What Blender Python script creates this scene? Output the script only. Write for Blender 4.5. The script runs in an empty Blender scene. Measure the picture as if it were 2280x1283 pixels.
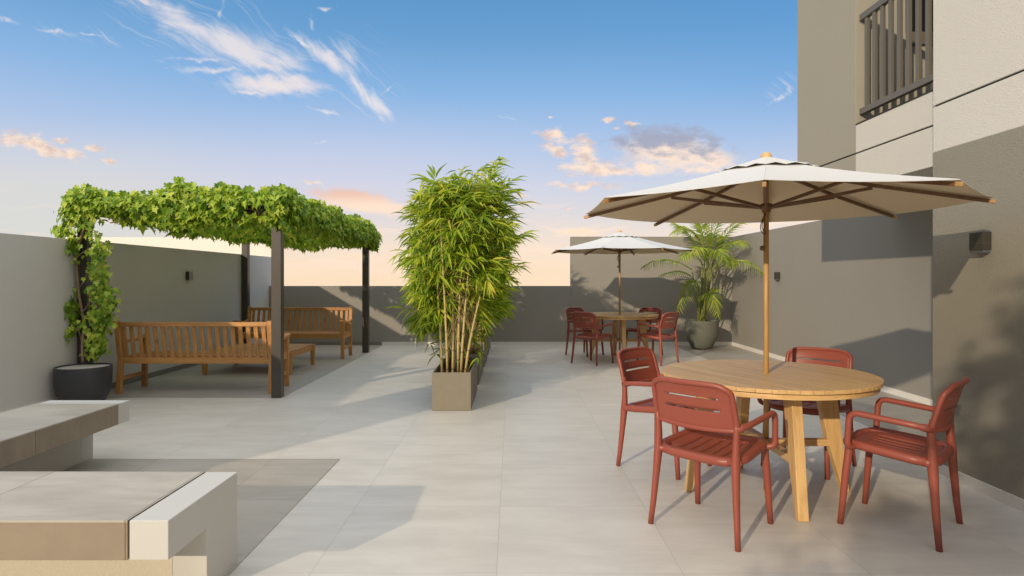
import bpy, math, random
import numpy as np
from mathutils import Vector, Matrix

rng = random.Random(7)
R = math.radians
scene = bpy.context.scene

# ------------------------------------------------------------------ camera
EYE = 1.349
F = 1393.3                      # focal length in pixels of a 2280 px wide frame
cam_d = bpy.data.cameras.new("camera")
cam = bpy.data.objects.new("camera", cam_d)
scene.collection.objects.link(cam)
cam.location = (0, 0, EYE)
cam.rotation_euler = (R(90), 0, 0)
cam_d.sensor_width = 36.0
cam_d.lens = 36.0 * F / 2280.0
cam_d.shift_y = -21.5 / 2280.0
cam_d.clip_start = 0.05
cam_d.clip_end = 3000
scene.camera = cam

# ------------------------------------------------------------------ light
SUN_EL = R(18.0)
SUN_TRAVEL = Vector((0.553 * math.cos(SUN_EL), 0.833 * math.cos(SUN_EL), -math.sin(SUN_EL)))
sun_d = bpy.data.lights.new("sun", 'SUN')
sun_d.energy = 2.95
sun_d.angle = R(0.75)
sun_d.color = (1.0, 0.84, 0.62)
sun = bpy.data.objects.new("sun", sun_d)
scene.collection.objects.link(sun)
sun.rotation_euler = SUN_TRAVEL.to_track_quat('-Z', 'Y').to_euler()

scene.view_settings.view_transform = 'Standard'
scene.view_settings.look = 'None'
scene.view_settings.exposure = 0.0
scene.view_settings.gamma = 1.0
scene.cycles.max_bounces = 8
scene.cycles.transparent_max_bounces = 8
scene.cycles.sample_clamp_indirect = 6.0


class NT:
    """short hand for building node trees"""
    def __init__(self, tree):
        self.t = tree
        tree.nodes.clear()

    def n(self, kind, **kw):
        nd = self.t.nodes.new(kind)
        for k, v in kw.items():
            setattr(nd, k, v)
        return nd

    def link(self, a, b):
        self.t.links.new(a, b)

    def put(self, sock, v):
        if isinstance(v, bpy.types.NodeSocket):
            self.link(v, sock)
        else:
            sock.default_value = v

    def m(self, op, *args, clamp=False):
        nd = self.n('ShaderNodeMath', operation=op, use_clamp=clamp)
        for i, a in enumerate(args):
            self.put(nd.inputs[i], a)
        return nd.outputs[0]

    def smooth(self, v, a, b):
        nd = self.n('ShaderNodeMapRange', interpolation_type='SMOOTHSTEP')
        self.put(nd.inputs['Value'], v)
        self.put(nd.inputs['From Min'], a)
        self.put(nd.inputs['From Max'], b)
        return nd.outputs[0]

    def mix(self, fac, a, b, blend='MIX'):
        nd = self.n('ShaderNodeMix', data_type='RGBA', blend_type=blend)
        self.put(nd.inputs[0], fac)
        for s, v in ((nd.inputs[6], a), (nd.inputs[7], b)):
            if isinstance(v, (tuple, list)) and len(v) == 3:
                v = (*v, 1.0)
            self.put(s, v)
        return nd.outputs[2]

    def noise(self, vec, scale, detail=4, rough=0.5, dist=0.0, color=False):
        nd = self.n('ShaderNodeTexNoise')
        if vec is not None:
            self.link(vec, nd.inputs['Vector'])
        nd.inputs['Scale'].default_value = scale
        nd.inputs['Detail'].default_value = detail
        nd.inputs['Roughness'].default_value = rough
        nd.inputs['Distortion'].default_value = dist
        return nd.outputs['Color' if color else 'Fac']

    def mapping(self, vec, loc=(0, 0, 0), rot=0.0, scale=(1, 1, 1), kind='POINT'):
        nd = self.n('ShaderNodeMapping', vector_type=kind)
        self.link(vec, nd.inputs[0])
        nd.inputs['Location'].default_value = loc
        nd.inputs['Rotation'].default_value = (0, 0, rot)
        nd.inputs['Scale'].default_value = scale
        return nd.outputs[0]

    def ramp(self, fac, stops):
        nd = self.n('ShaderNodeValToRGB')
        self.put(nd.inputs[0], fac)
        el = nd.color_ramp.elements
        while len(el) > 1:
            el.remove(el[-1])
        el[0].position, el[0].color = stops[0][0], (*stops[0][1], 1)
        for p, c in stops[1:]:
            e = el.new(p)
            e.color = (*c, 1)
        return nd.outputs[0]


# ------------------------------------------------------------------ sky
world = bpy.data.worlds.new("World")
scene.world = world
world.use_nodes = True


def build_sky():
    w = NT(world.node_tree)
    out = w.n('ShaderNodeOutputWorld')
    bg = w.n('ShaderNodeBackground')
    w.link(bg.outputs[0], out.inputs[0])
    tc = w.n('ShaderNodeTexCoord')
    d = tc.outputs['Generated']
    sep = w.n('ShaderNodeSeparateXYZ')
    w.link(d, sep.inputs[0])
    dx, dy, dz = sep.outputs
    # gradient over elevation: peach haze at the horizon, blue above, unseen zenith brightened to fill the shade
    def s(e):
        return (e + 1) / 2
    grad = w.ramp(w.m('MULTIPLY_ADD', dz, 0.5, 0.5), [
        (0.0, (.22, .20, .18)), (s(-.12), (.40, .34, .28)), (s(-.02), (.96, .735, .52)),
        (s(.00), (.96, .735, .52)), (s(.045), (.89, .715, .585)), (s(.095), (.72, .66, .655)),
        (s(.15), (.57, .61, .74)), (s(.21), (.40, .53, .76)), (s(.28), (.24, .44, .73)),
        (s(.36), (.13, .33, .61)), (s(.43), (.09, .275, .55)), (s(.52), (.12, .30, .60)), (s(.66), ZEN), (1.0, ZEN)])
    dyc = w.m('MAXIMUM', dy, 0.02)
    U = w.m('DIVIDE', dx, dyc)
    V = w.m('DIVIDE', dz, dyc)
    front = w.smooth(dy, 0.08, 0.3)
    # low sky away from the open rear side is dimmed to cut fill on shaded faces
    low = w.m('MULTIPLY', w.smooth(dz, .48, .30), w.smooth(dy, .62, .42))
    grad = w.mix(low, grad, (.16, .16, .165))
    # paler, greyer low sky to one side
    pale = w.m('MULTIPLY', w.smooth(U, -.36, -.66), w.smooth(V, .27, .09))
    grad = w.mix(w.m('MULTIPLY', pale, w.m('MULTIPLY', front, .95)), grad, (.66, .66, .645))
    lil = w.m('MULTIPLY', w.smooth(w.m('ABSOLUTE', w.m('SUBTRACT', U, -.25)), .5, 0.0),
              w.m('MULTIPLY', w.smooth(V, .30, .16), w.smooth(V, .06, .13)))
    grad = w.mix(w.m('MULTIPLY', lil, w.m('MULTIPLY', front, .35)), grad, (.68, .64, .76))
    deep = w.m('MULTIPLY', w.smooth(U, .05, .6), w.smooth(V, .12, .4))
    grad = w.mix(w.m('MULTIPLY', deep, w.m('MULTIPLY', front, .45)), grad, (.07, .27, .60))
    cmb = w.n('ShaderNodeCombineXYZ')
    w.link(U, cmb.inputs[0]); w.link(V, cmb.inputs[1])
    P = cmb.outputs[0]

    def px(x, y):
        return ((x - 1140) / F, (620 - y) / F, 0)

    # distorted coordinate for ragged edges
    dn = w.noise(P, 26, 6, .62, color=True)
    vs = w.n('ShaderNodeVectorMath', operation='SUBTRACT')
    w.link(dn, vs.inputs[0]); vs.inputs[1].default_value = (.5, .5, .5)
    vm = w.n('ShaderNodeVectorMath', operation='SCALE')
    w.link(vs.outputs[0], vm.inputs[0]); vm.inputs['Scale'].default_value = .030
    va = w.n('ShaderNodeVectorMath', operation='ADD')
    w.link(P, va.inputs[0]); w.link(vm.outputs[0], va.inputs[1])
    PD = va.outputs[0]

    def field(blobs, vec):
        acc = None
        for (x, y, a, b, rot, k) in blobs:
            mp = w.mapping(vec, px(x, y), R(rot), (a / F, b / F, 1), 'TEXTURE')
            ln = w.n('ShaderNodeVectorMath', operation='LENGTH')
            w.link(mp, ln.inputs[0])
            v = w.m('SUBTRACT', 1.0, ln.outputs['Value'])
            if k != 1:
                v = w.m('ADD', v, k - 1.0)
            acc = v if acc is None else w.m('MAXIMUM', acc, v)
        return acc

    stretched = w.mapping(P, scale=(1.0, 1.9, 1))
    n1 = w.noise(stretched, 30, 8, .62)
    n1c = w.m('SUBTRACT', n1, .5)
    # ---- cumulus banks, cream below and lilac grey above
    cum = field([
        (50, 314, 75, 24, -12, 1.1), (118, 338, 80, 17, -14, 1.1), (205, 327, 30, 10, -8, .95), (138, 314, 34, 9, -8, .95), (248, 358, 34, 8, -10, .9),
        (1232, 302, 44, 20, -6, 1.1), (1240, 334, 50, 17, -12, 1.0), (1302, 338, 44, 34, -50, 1.1), (1330, 376, 92, 20, -4, 1.15),
        (1306, 413, 105, 13, -3, 1.0), (1348, 272, 20, 7, 8, .9), (1412, 275, 34, 7, 8, .9), (1222, 259, 14, 4, 0, .9), (1370, 290, 10, 8, 0, .9),
        (696, 405, 42, 8, -6, .75), (1165, 440, 30, 8, -3, .8), (1270, 466, 40, 6, 0, .5)], PD)
    cumd = w.smooth(w.m('ADD', cum, w.m('MULTIPLY', n1c, 2.3)), .02, .85)
    dark = field([(1490, 330, 128, 52, -5, 1.3), (1580, 350, 80, 34, -8, 1.15), (1440, 372, 70, 26, 4, 1.0), (1560, 374, 80, 18, 0, .9)], PD)
    darkd = w.smooth(w.m('ADD', dark, w.m('MULTIPLY', n1c, 1.9)), .04, .85)
    shade = w.noise(w.mapping(P, (0.006, -.011, 0), scale=(1, 1.6, 1)), 42, 6, .6)
    cream = w.mix(w.smooth(shade, .38, .66), (1.0, .76, .57), (.70, .53, .48))
    hgt = w.smooth(w.m('ADD', V, w.m('MULTIPLY', w.m('SUBTRACT', n1, .5), .13)), .180, .228)
    dcol = w.mix(hgt, (1.0, .76, .58), (.36, .36, .45))
    # ---- fibrous high cloud
    def fibres(rot, along, across, loc=(0, 0, 0)):
        mp = w.mapping(w.mapping(PD2, loc, 0, (1, 1, 1)), (0, 0, 0), R(-rot), (1, 1, 1))
        return w.noise(w.mapping(mp, scale=(along, across, 1)), 1.0, 8, .62, .3)
    dn2 = w.noise(P, 7, 3, .5, color=True)
    vs2 = w.n('ShaderNodeVectorMath', operation='SUBTRACT')
    w.link(dn2, vs2.inputs[0]); vs2.inputs[1].default_value = (.5, .5, .5)
    vm2 = w.n('ShaderNodeVectorMath', operation='SCALE')
    w.link(vs2.outputs[0], vm2.inputs[0]); vm2.inputs['Scale'].default_value = .07
    va2 = w.n('ShaderNodeVectorMath', operation='ADD')
    w.link(P, va2.inputs[0]); w.link(vm2.outputs[0], va2.inputs[1])
    PD2 = va2.outputs[0]
    ci1 = field([(330, 6, 110, 20, -30, 1.0), (405, 50, 150, 30, -26, 1.15), (530, 104, 150, 48, -20, 1.25), (620, 140, 90, 40, -14, 1.05), (450, 133, 140, 7, -2, .8),
                 (480, 155, 140, 9, -3, .9), (612, 188, 112, 25, -2, 1.25), (560, 205, 60, 9, -8, .8)], PD)
    f1 = fibres(-26, 8, 60)
    c1 = w.smooth(w.m('ADD', ci1, w.m('MULTIPLY', w.m('SUBTRACT', f1, .5), 2.2)), -.08, 1.25)
    ci2 = field([(672, 92, 60, 10, -42, 1.0), (735, 135, 80, 20, -38, 1.2), (795, 190, 62, 18, -48, 1.1), (838, 236, 50, 16, -44, 1.3), (775, 130, 80, 36, -50, .75), (862, 200, 40, 8, 30, .6),
                 (722, 250, 42, 8, -18, .95), (724, 17, 26, 6, 10, .9), (695, 55, 10, 24, 20, .7), (490, 25, 12, 40, -18, .7), (120, 68, 90, 9, -9, .72), (200, 78, 70, 6, -8, .7), (20, 46, 36, 11, -12, .8),
                 (1735, 218, 56, 9, 36, .7), (715, 318, 50, 6, -5, .6), (1130, 262, 60, 5, -20, .5)], PD)
    f2 = fibres(-56, 9, 80, (.3, .2, 0))
    c2 = w.smooth(w.m('ADD', ci2, w.m('MULTIPLY', w.m('SUBTRACT', f2, .5), 2.0)), -.05, 1.25)
    # loose filaments over the whole upper left
    f3 = fibres(-34, 6, 120, (.7, .1, 0))
    wide = field([(480, 90, 300, 110, -22, 1.1), (800, 160, 150, 120, -50, 1.0), (200, 70, 240, 40, -8, .8), (1740, 210, 110, 40, 36, .8)], PD2)
    c6 = w.m('MULTIPLY', w.smooth(f3, .50, .80), w.smooth(wide, .05, .7))
    lens = field([(612, 190, 116, 24, -2, 1.1), (660, 178, 60, 18, -6, 1.0), (556, 204, 55, 9, -8, .9), (600, 150, 70, 14, -8, .8)], PD)
    c5 = w.smooth(w.m('ADD', lens, w.m('MULTIPLY', n1c, 1.6)), .0, 1.0)
    # ---- low peach bars near the horizon
    bars = w.noise(w.mapping(PD2, scale=(3.2, 34, 1)), 1.0, 6, .6)
    barm = w.m('MULTIPLY', w.smooth(V, .17, .07), w.smooth(V, -.02, .03))
    c3 = w.m('MULTIPLY', w.smooth(bars, .47, .68), w.m('MULTIPLY', barm, .85))
    org = field([(800, 448, 110, 26, -10, 1.35), (850, 456, 80, 18, -8, 1.2), (800, 574, 80, 8, -3, 1.0), (1290, 520, 80, 13, -3, 1.0)], PD)
    c4 = w.smooth(w.m('ADD', org, w.m('MULTIPLY', n1c, .9)), .1, .85)
    def over(base, fac, amt, colour):
        return w.mix(w.m('MULTIPLY', w.m('MULTIPLY', fac, amt), front), base, colour)
    col = over(grad, c3, 1.0, (1.0, .76, .60))
    col = over(col, c6, .55, (.83, .78, .79))
    col = over(col, c1, .86, (.83, .76, .76))
    col = over(col, c5, .80, (.84, .75, .73))
    col = over(col, c2, .86, (.86, .79, .77))
    col = over(col, c4, .85, w.mix(w.smooth(V, .115, .14), (1.0, .74, .54), (.86, .50, .34)))
    col = over(col, cumd, .95, cream)
    col = over(col, darkd, .92, dcol)
    # physical sky adds its own directional tint to the light
    sky = w.n('ShaderNodeTexSky', sky_type='NISHITA')
    sky.sun_disc = False
    sky.sun_elevation = SUN_EL
    sky.sun_rotation = math.atan2(-SUN_TRAVEL.x, -SUN_TRAVEL.y)
    nis = w.mix(1.0, sky.outputs[0], (.010, .010, .010), 'MULTIPLY')
    col = w.mix(1.0, col, nis, 'ADD')
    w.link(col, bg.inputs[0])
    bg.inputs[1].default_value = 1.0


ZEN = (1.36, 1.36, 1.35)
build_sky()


# ------------------------------------------------------------------ materials
def principled(name):
    mt = bpy.data.materials.new(name)
    mt.use_nodes = True
    t = NT(mt.node_tree)
    out = t.n('ShaderNodeOutputMaterial')
    b = t.n('ShaderNodeBsdfPrincipled')
    t.link(b.outputs[0], out.inputs[0])
    return mt, t, b, out


def coords(t, kind='Object'):
    return t.n('ShaderNodeTexCoord').outputs[kind]


def world_pos(t):
    return t.n('ShaderNodeNewGeometry').outputs['Position']


def bump(t, b, h, strength, dist=0.01):
    nd = t.n('ShaderNodeBump')
    nd.inputs['Strength'].default_value = strength
    nd.inputs['Distance'].default_value = dist
    t.link(h, nd.inputs['Height'])
    t.link(nd.outputs[0], b.inputs['Normal'])


def plain(name, col, rough=.5, var=.08, scale=6.0, spec=.5, bumps=None, metal=0.0):
    mt, t, b, _ = principled(name)
    c = world_pos(t)
    n = t.noise(c, scale, 5, .6)
    lo = tuple(x * (1 - var) for x in col)
    hi = tuple(min(1, x * (1 + var)) for x in col)
    t.link(t.mix(n, lo, hi), b.inputs['Base Color'])
    b.inputs['Roughness'].default_value = rough
    b.inputs['Specular IOR Level'].default_value = spec
    b.inputs['Metallic'].default_value = metal
    if bumps:
        bump(t, b, t.noise(c, bumps[0], 4, .6), bumps[1], bumps[2])
    return mt


def stucco(name, col, scale=160, strength=.5, dist=.006, var=.05):
    mt, t, b, _ = principled(name)
    c = world_pos(t)
    big = t.noise(c, 1.3, 5, .6)
    fine = t.noise(c, scale, 3, .6)
    lo = tuple(x * (1 - var) for x in col)
    hi = tuple(min(1, x * (1 + var)) for x in col)
    colr = t.mix(big, lo, hi)
    grain = t.smooth(fine, .3, .7)
    colr = t.mix(t.m('MULTIPLY', grain, .10), colr, tuple(x * .6 for x in col))
    t.link(colr, b.inputs['Base Color'])
    b.inputs['Roughness'].default_value = .85
    b.inputs['Specular IOR Level'].default_value = .25
    bump(t, b, fine, strength, dist)
    return mt


def wood(name, axis, c1, c2, rough=.5, scale=1.0, tintv=.30):
    mt, t, b, _ = principled(name)
    c = coords(t)
    geo = t.n('ShaderNodeNewGeometry')
    sc = [38 * scale, 38 * scale, 38 * scale]
    sc[axis] = 2.0 * scale
    off = t.n('ShaderNodeCombineXYZ')
    rnd = t.m('MULTIPLY', geo.outputs['Random Per Island'], 37.0)
    for i in range(3):
        t.link(rnd, off.inputs[i])
    ad = t.n('ShaderNodeVectorMath', operation='ADD')
    t.link(c, ad.inputs[0]); t.link(off.outputs[0], ad.inputs[1])
    g = t.noise(t.mapping(ad.outputs[0], scale=tuple(sc)), 1.0, 6, .65, .6)
    knots = t.noise(ad.outputs[0], 7 * scale, 2, .5)
    col = t.mix(t.smooth(g, .28, .72), c1, c2)
    tint = t.m('MULTIPLY_ADD', geo.outputs['Random Per Island'], tintv, 1.0 - tintv * .53)
    cc = t.n('ShaderNodeCombineColor')
    for i in range(3):
        t.link(tint, cc.inputs[i])
    col = t.mix(1.0, col, cc.outputs[0], 'MULTIPLY')
    col = t.mix(t.m('MULTIPLY', t.smooth(knots, .70, .78), .5), col, tuple(x * .45 for x in c1))
    t.link(col, b.inputs['Base Color'])
    b.inputs['Roughness'].default_value = rough
    bump(t, b, g, .25, .002)
    return mt


def leafy(name, stops, transl=.38, rough=.42):
    mt, t, b, out = principled(name)
    geo = t.n('ShaderNodeNewGeometry')
    col = t.ramp(geo.outputs['Random Per Island'], stops)
    t.link(col, b.inputs['Base Color'])
    b.inputs['Roughness'].default_value = rough
    b.inputs['Specular IOR Level'].default_value = .35
    tr = t.n('ShaderNodeBsdfTranslucent')
    hs = t.mix(1.0, col, (1.15, 1.08, .6), 'MULTIPLY')
    t.link(hs, tr.inputs[0])
    mx = t.n('ShaderNodeMixShader')
    mx.inputs[0].default_value = transl
    t.link(b.outputs[0], mx.inputs[1]); t.link(tr.outputs[0], mx.inputs[2])
    t.link(mx.outputs[0], out.inputs[0])
    return mt


def tiles(name, c_lo, c_hi, px, py, ox, oy, rough=.42, joint=.0016, jcol=(.16, .15, .14), axes=(0, 1), spec=.5, tilevar=.10):
    """large porcelain tiles with thin joints, laid out in world space"""
    mt, t, b, _ = principled(name)
    p = world_pos(t)
    sep = t.n('ShaderNodeSeparateXYZ')
    t.link(p, sep.inputs[0])
    a = t.m('DIVIDE', t.m('SUBTRACT', sep.outputs[axes[0]], ox), px)
    c = t.m('DIVIDE', t.m('SUBTRACT', sep.outputs[axes[1]], oy), py)
    fa, fc = t.m('FRACT', a), t.m('FRACT', c)
    ea = t.m('MULTIPLY', t.m('MINIMUM', fa, t.m('SUBTRACT', 1.0, fa)), px)
    ec = t.m('MULTIPLY', t.m('MINIMUM', fc, t.m('SUBTRACT', 1.0, fc)), py)
    e = t.m('MINIMUM', ea, ec)
    line = t.smooth(e, joint * 1.6, joint * .6)
    cell = t.n('ShaderNodeCombineXYZ')
    t.link(t.m('FLOOR', a), cell.inputs[0]); t.link(t.m('FLOOR', c), cell.inputs[1])
    wn = t.n('ShaderNodeTexWhiteNoise', noise_dimensions='2D')
    t.link(cell.outputs[0], wn.inputs['Vector'])
    # every tile has its own cloudy print
    off = t.n('ShaderNodeVectorMath', operation='MULTIPLY_ADD')
    t.link(wn.outputs['Color'], off.inputs[0]); off.inputs[1].default_value = (17, 17, 17); t.link(p, off.inputs[2])
    cloud = t.noise(t.mapping(off.outputs[0], scale=(1.0, 2.6, 1.0)), 1.7, 7, .62, .4)
    streak = t.noise(t.mapping(off.outputs[0], scale=(2.2, 14, 3)), 1.0, 6, .65, .5)
    k = t.m('ADD', t.m('MULTIPLY', cloud, .62), t.m('MULTIPLY', streak, .38))
    col = t.mix(t.smooth(k, .33, .67), c_lo, c_hi)
    tint = t.m('MULTIPLY_ADD', wn.outputs['Value'], tilevar, 1.0 - tilevar * .6)
    cc = t.n('ShaderNodeCombineColor')
    for i in range(3):
        t.link(tint, cc.inputs[i])
    col = t.mix(1.0, col, cc.outputs[0], 'MULTIPLY')
    col = t.mix(line, col, jcol)
    t.link(col, b.inputs['Base Color'])
    t.link(t.m('MULTIPLY_ADD', streak, .16, rough - .08), b.inputs['Roughness'])
    b.inputs['Specular IOR Level'].default_value = spec
    bump(t, b, t.m('SUBTRACT', t.m('MULTIPLY', streak, .08), line), .3, .002)
    return mt


M = {}
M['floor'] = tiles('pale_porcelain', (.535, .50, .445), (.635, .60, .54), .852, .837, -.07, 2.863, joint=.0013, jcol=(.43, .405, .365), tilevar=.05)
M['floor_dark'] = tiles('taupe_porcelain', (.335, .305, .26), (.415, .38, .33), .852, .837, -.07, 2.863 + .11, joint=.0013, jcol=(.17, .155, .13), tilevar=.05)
M['bench_tile'] = tiles('beige_stone_tile', (.395, .35, .29), (.53, .48, .41), .70, .815, -2.16, 3.77 - .815, jcol=(.13, .11, .09), tilevar=.06)
M['bench_edge'] = tiles('brown_stone_tile', (.235, .185, .13), (.315, .255, .185), .70, .815, -2.16, 3.77 - .815, jcol=(.08, .065, .05), tilevar=.06)
M['grey'] = stucco('grey_render', (.30, .279, .247), 170, .45, .006)
M['grey_rough'] = stucco('rough_grey_render', (.31, .288, .235), 140, .9, .010, .04)
M['grey_light'] = stucco('light_grey_render', (.365, .34, .28), 170, .45, .006)
M['wall_left'] = stucco('greige_render', (.63, .60, .555), 150, .4, .006)
M['white'] = stucco('white_render', (.70, .665, .60), 140, .8, .009, .02)
M['cream_wall'] = stucco('pale_cream_render', (.80, .75, .67), 120, .5, .006, .02)
M['cream'] = stucco('cream_render', (.62, .56, .46), 120, .5, .006, .02)
M['white_smooth'] = plain('white_paint', (.57, .555, .52), .6, .03, 4, .4, (200, .15, .003))
M['base_white'] = plain('white_stone', (.74, .71, .65), .5, .08, 9)
M['base_dark'] = plain('taupe_stone', (.20, .18, .15), .5, .08, 5)
M['shadow_gap'] = plain('dark_joint', (.03, .028, .025), .9)
M['metal'] = plain('dark_bronze_metal', (.062, .051, .041), .38, .15, 18, .5)
M['railing'] = plain('taupe_powder_coat', (.135, .12, .095), .5, .06, 10)
M['lamp'] = plain('black_lamp_metal', (.045, .04, .032), .3, .1, 30)
M['lens'] = plain('frosted_lens', (.09, .095, .10), .2, .05, 30)
M['glass'] = plain('dark_window_glass', (.012, .012, .013), .08, .1, 3, .8)
M['planter'] = plain('taupe_fibre_cement', (.235, .205, .155), .75, .10, 14, .3, (90, .2, .003))
M['soil'] = plain('bark_mulch', (.13, .075, .045), .95, .75, 45, .1, (60, 1.0, .03))
M['soil_pale'] = plain('pale_gravel', (.55, .52, .46), .95, .25, 60, .1, (80, .8, .015))
M['pot_dark'] = plain('charcoal_ceramic', (.038, .039, .040), .45, .12, 12, .5)
M['plastic'] = plain('terracotta_plastic', (.28, .069, .045), .38, .04, 3, .4)
M['fabric'] = None
TEAK1, TEAK2 = (.42, .185, .052), (.62, .31, .095)
for i, ax in enumerate('xyz'):
    M['teak_' + ax] = wood('teak_' + ax, i, TEAK1, TEAK2, .5)
    M['oak_' + ax] = wood('oak_' + ax, i, (.54, .32, .125), (.72, .47, .205), .45, tintv=.14)
M['pole'] = wood('pole_wood', 2, (.38, .205, .065), (.56, .34, .125), .4)
M['rib'] = wood('rib_wood', 0, (.115, .055, .022), (.17, .085, .036), .45)
M['tip'] = wood('tip_wood', 0, (.36, .20, .075), (.48, .29, .12), .45)
M['finial'] = wood('finial_wood', 2, (.56, .36, .15), (.70, .47, .22), .45, tintv=.05)
M['cord'] = plain('brown_cord', (.12, .08, .05), .8)
M['stem_vine'] = plain('vine_bark', (.24, .155, .095), .8, .3, 40)
M['cane'] = None
M['vine_leaf'] = leafy('vine_leaves', [(0, (.08, .17, .014)), (.28, (.21, .36, .028)), (.6, (.39, .54, .05)), (.92, (.54, .64, .09)), (1, (.62, .66, .12))], .38)
M['bamboo_leaf'] = leafy('bamboo_leaves', [(0, (.12, .22, .016)), (.35, (.27, .40, .028)), (.7, (.42, .53, .04)), (.92, (.56, .60, .06)), (1, (.72, .60, .08))], .46)
M['palm_leaf'] = leafy('palm_leaves', [(0, (.16, .27, .03)), (.5, (.33, .44, .045)), (.9, (.50, .56, .08)), (1, (.58, .56, .10))], .42)
M['palm_stem'] = plain('palm_cane', (.20, .22, .055), .5, .3, 12)


def fabric():
    mt, t, b, out = principled('off_white_canvas')
    n = t.noise(world_pos(t), 240, 2, .5)
    t.link(t.mix(n, (.70, .705, .71), (.76, .765, .77)), b.inputs['Base Color'])
    b.inputs['Roughness'].default_value = .9
    b.inputs['Specular IOR Level'].default_value = .15
    tr = t.n('ShaderNodeBsdfTranslucent')
    tr.inputs[0].default_value = (.75, .66, .52, 1)
    mx = t.n('ShaderNodeMixShader')
    mx.inputs[0].default_value = .10
    t.link(b.outputs[0], mx.inputs[1]); t.link(tr.outputs[0], mx.inputs[2])
    t.link(mx.outputs[0], out.inputs[0])
    return mt


M['fabric'] = fabric()
M['shaded_underside'] = plain('shaded_canopy_underside', (.68, .57, .40), .9, .04, 60, .15)  # underside of the same canvas, shade and warm bounce put into its colour


def cane_mat():
    mt, t, b, _ = principled('bamboo_cane')
    p = coords(t)
    sep = t.n('ShaderNodeSeparateXYZ'); t.link(p, sep.inputs[0])
    geo = t.n('ShaderNodeNewGeometry')
    z = t.m('ADD', t.m('MULTIPLY', sep.outputs[2], 5.2), t.m('MULTIPLY', geo.outputs['Random Per Island'], 9))
    fr = t.m('FRACT', z)
    ring = t.smooth(t.m('MINIMUM', fr, t.m('SUBTRACT', 1.0, fr)), .06, .02)
    n = t.noise(p, 9, 4, .6)
    col = t.mix(n, (.42, .29, .10), (.62, .50, .24))
    col = t.mix(t.m('MULTIPLY', ring, .7), col, (.16, .10, .045))
    t.link(col, b.inputs['Base Color'])
    b.inputs['Roughness'].default_value = .45
    return mt


M['cane'] = cane_mat()


def ribbed_pot():
    mt, t, b, _ = principled('ribbed_green_grey_pot')
    p = coords(t)
    n = t.noise(t.mapping(p, scale=(3, 3, 55)), 1.0, 5, .6, .3)
    n2 = t.noise(p, 5, 4, .6)
    col = t.mix(n, (.095, .10, .078), (.17, .175, .14))
    col = t.mix(t.m('MULTIPLY', n2, .4), col, (.12, .125, .10))
    t.link(col, b.inputs['Base Color'])
    b.inputs['Roughness'].default_value = .8
    bump(t, b, n, .7, .01)
    return mt


M['pot_green'] = ribbed_pot()


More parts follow.
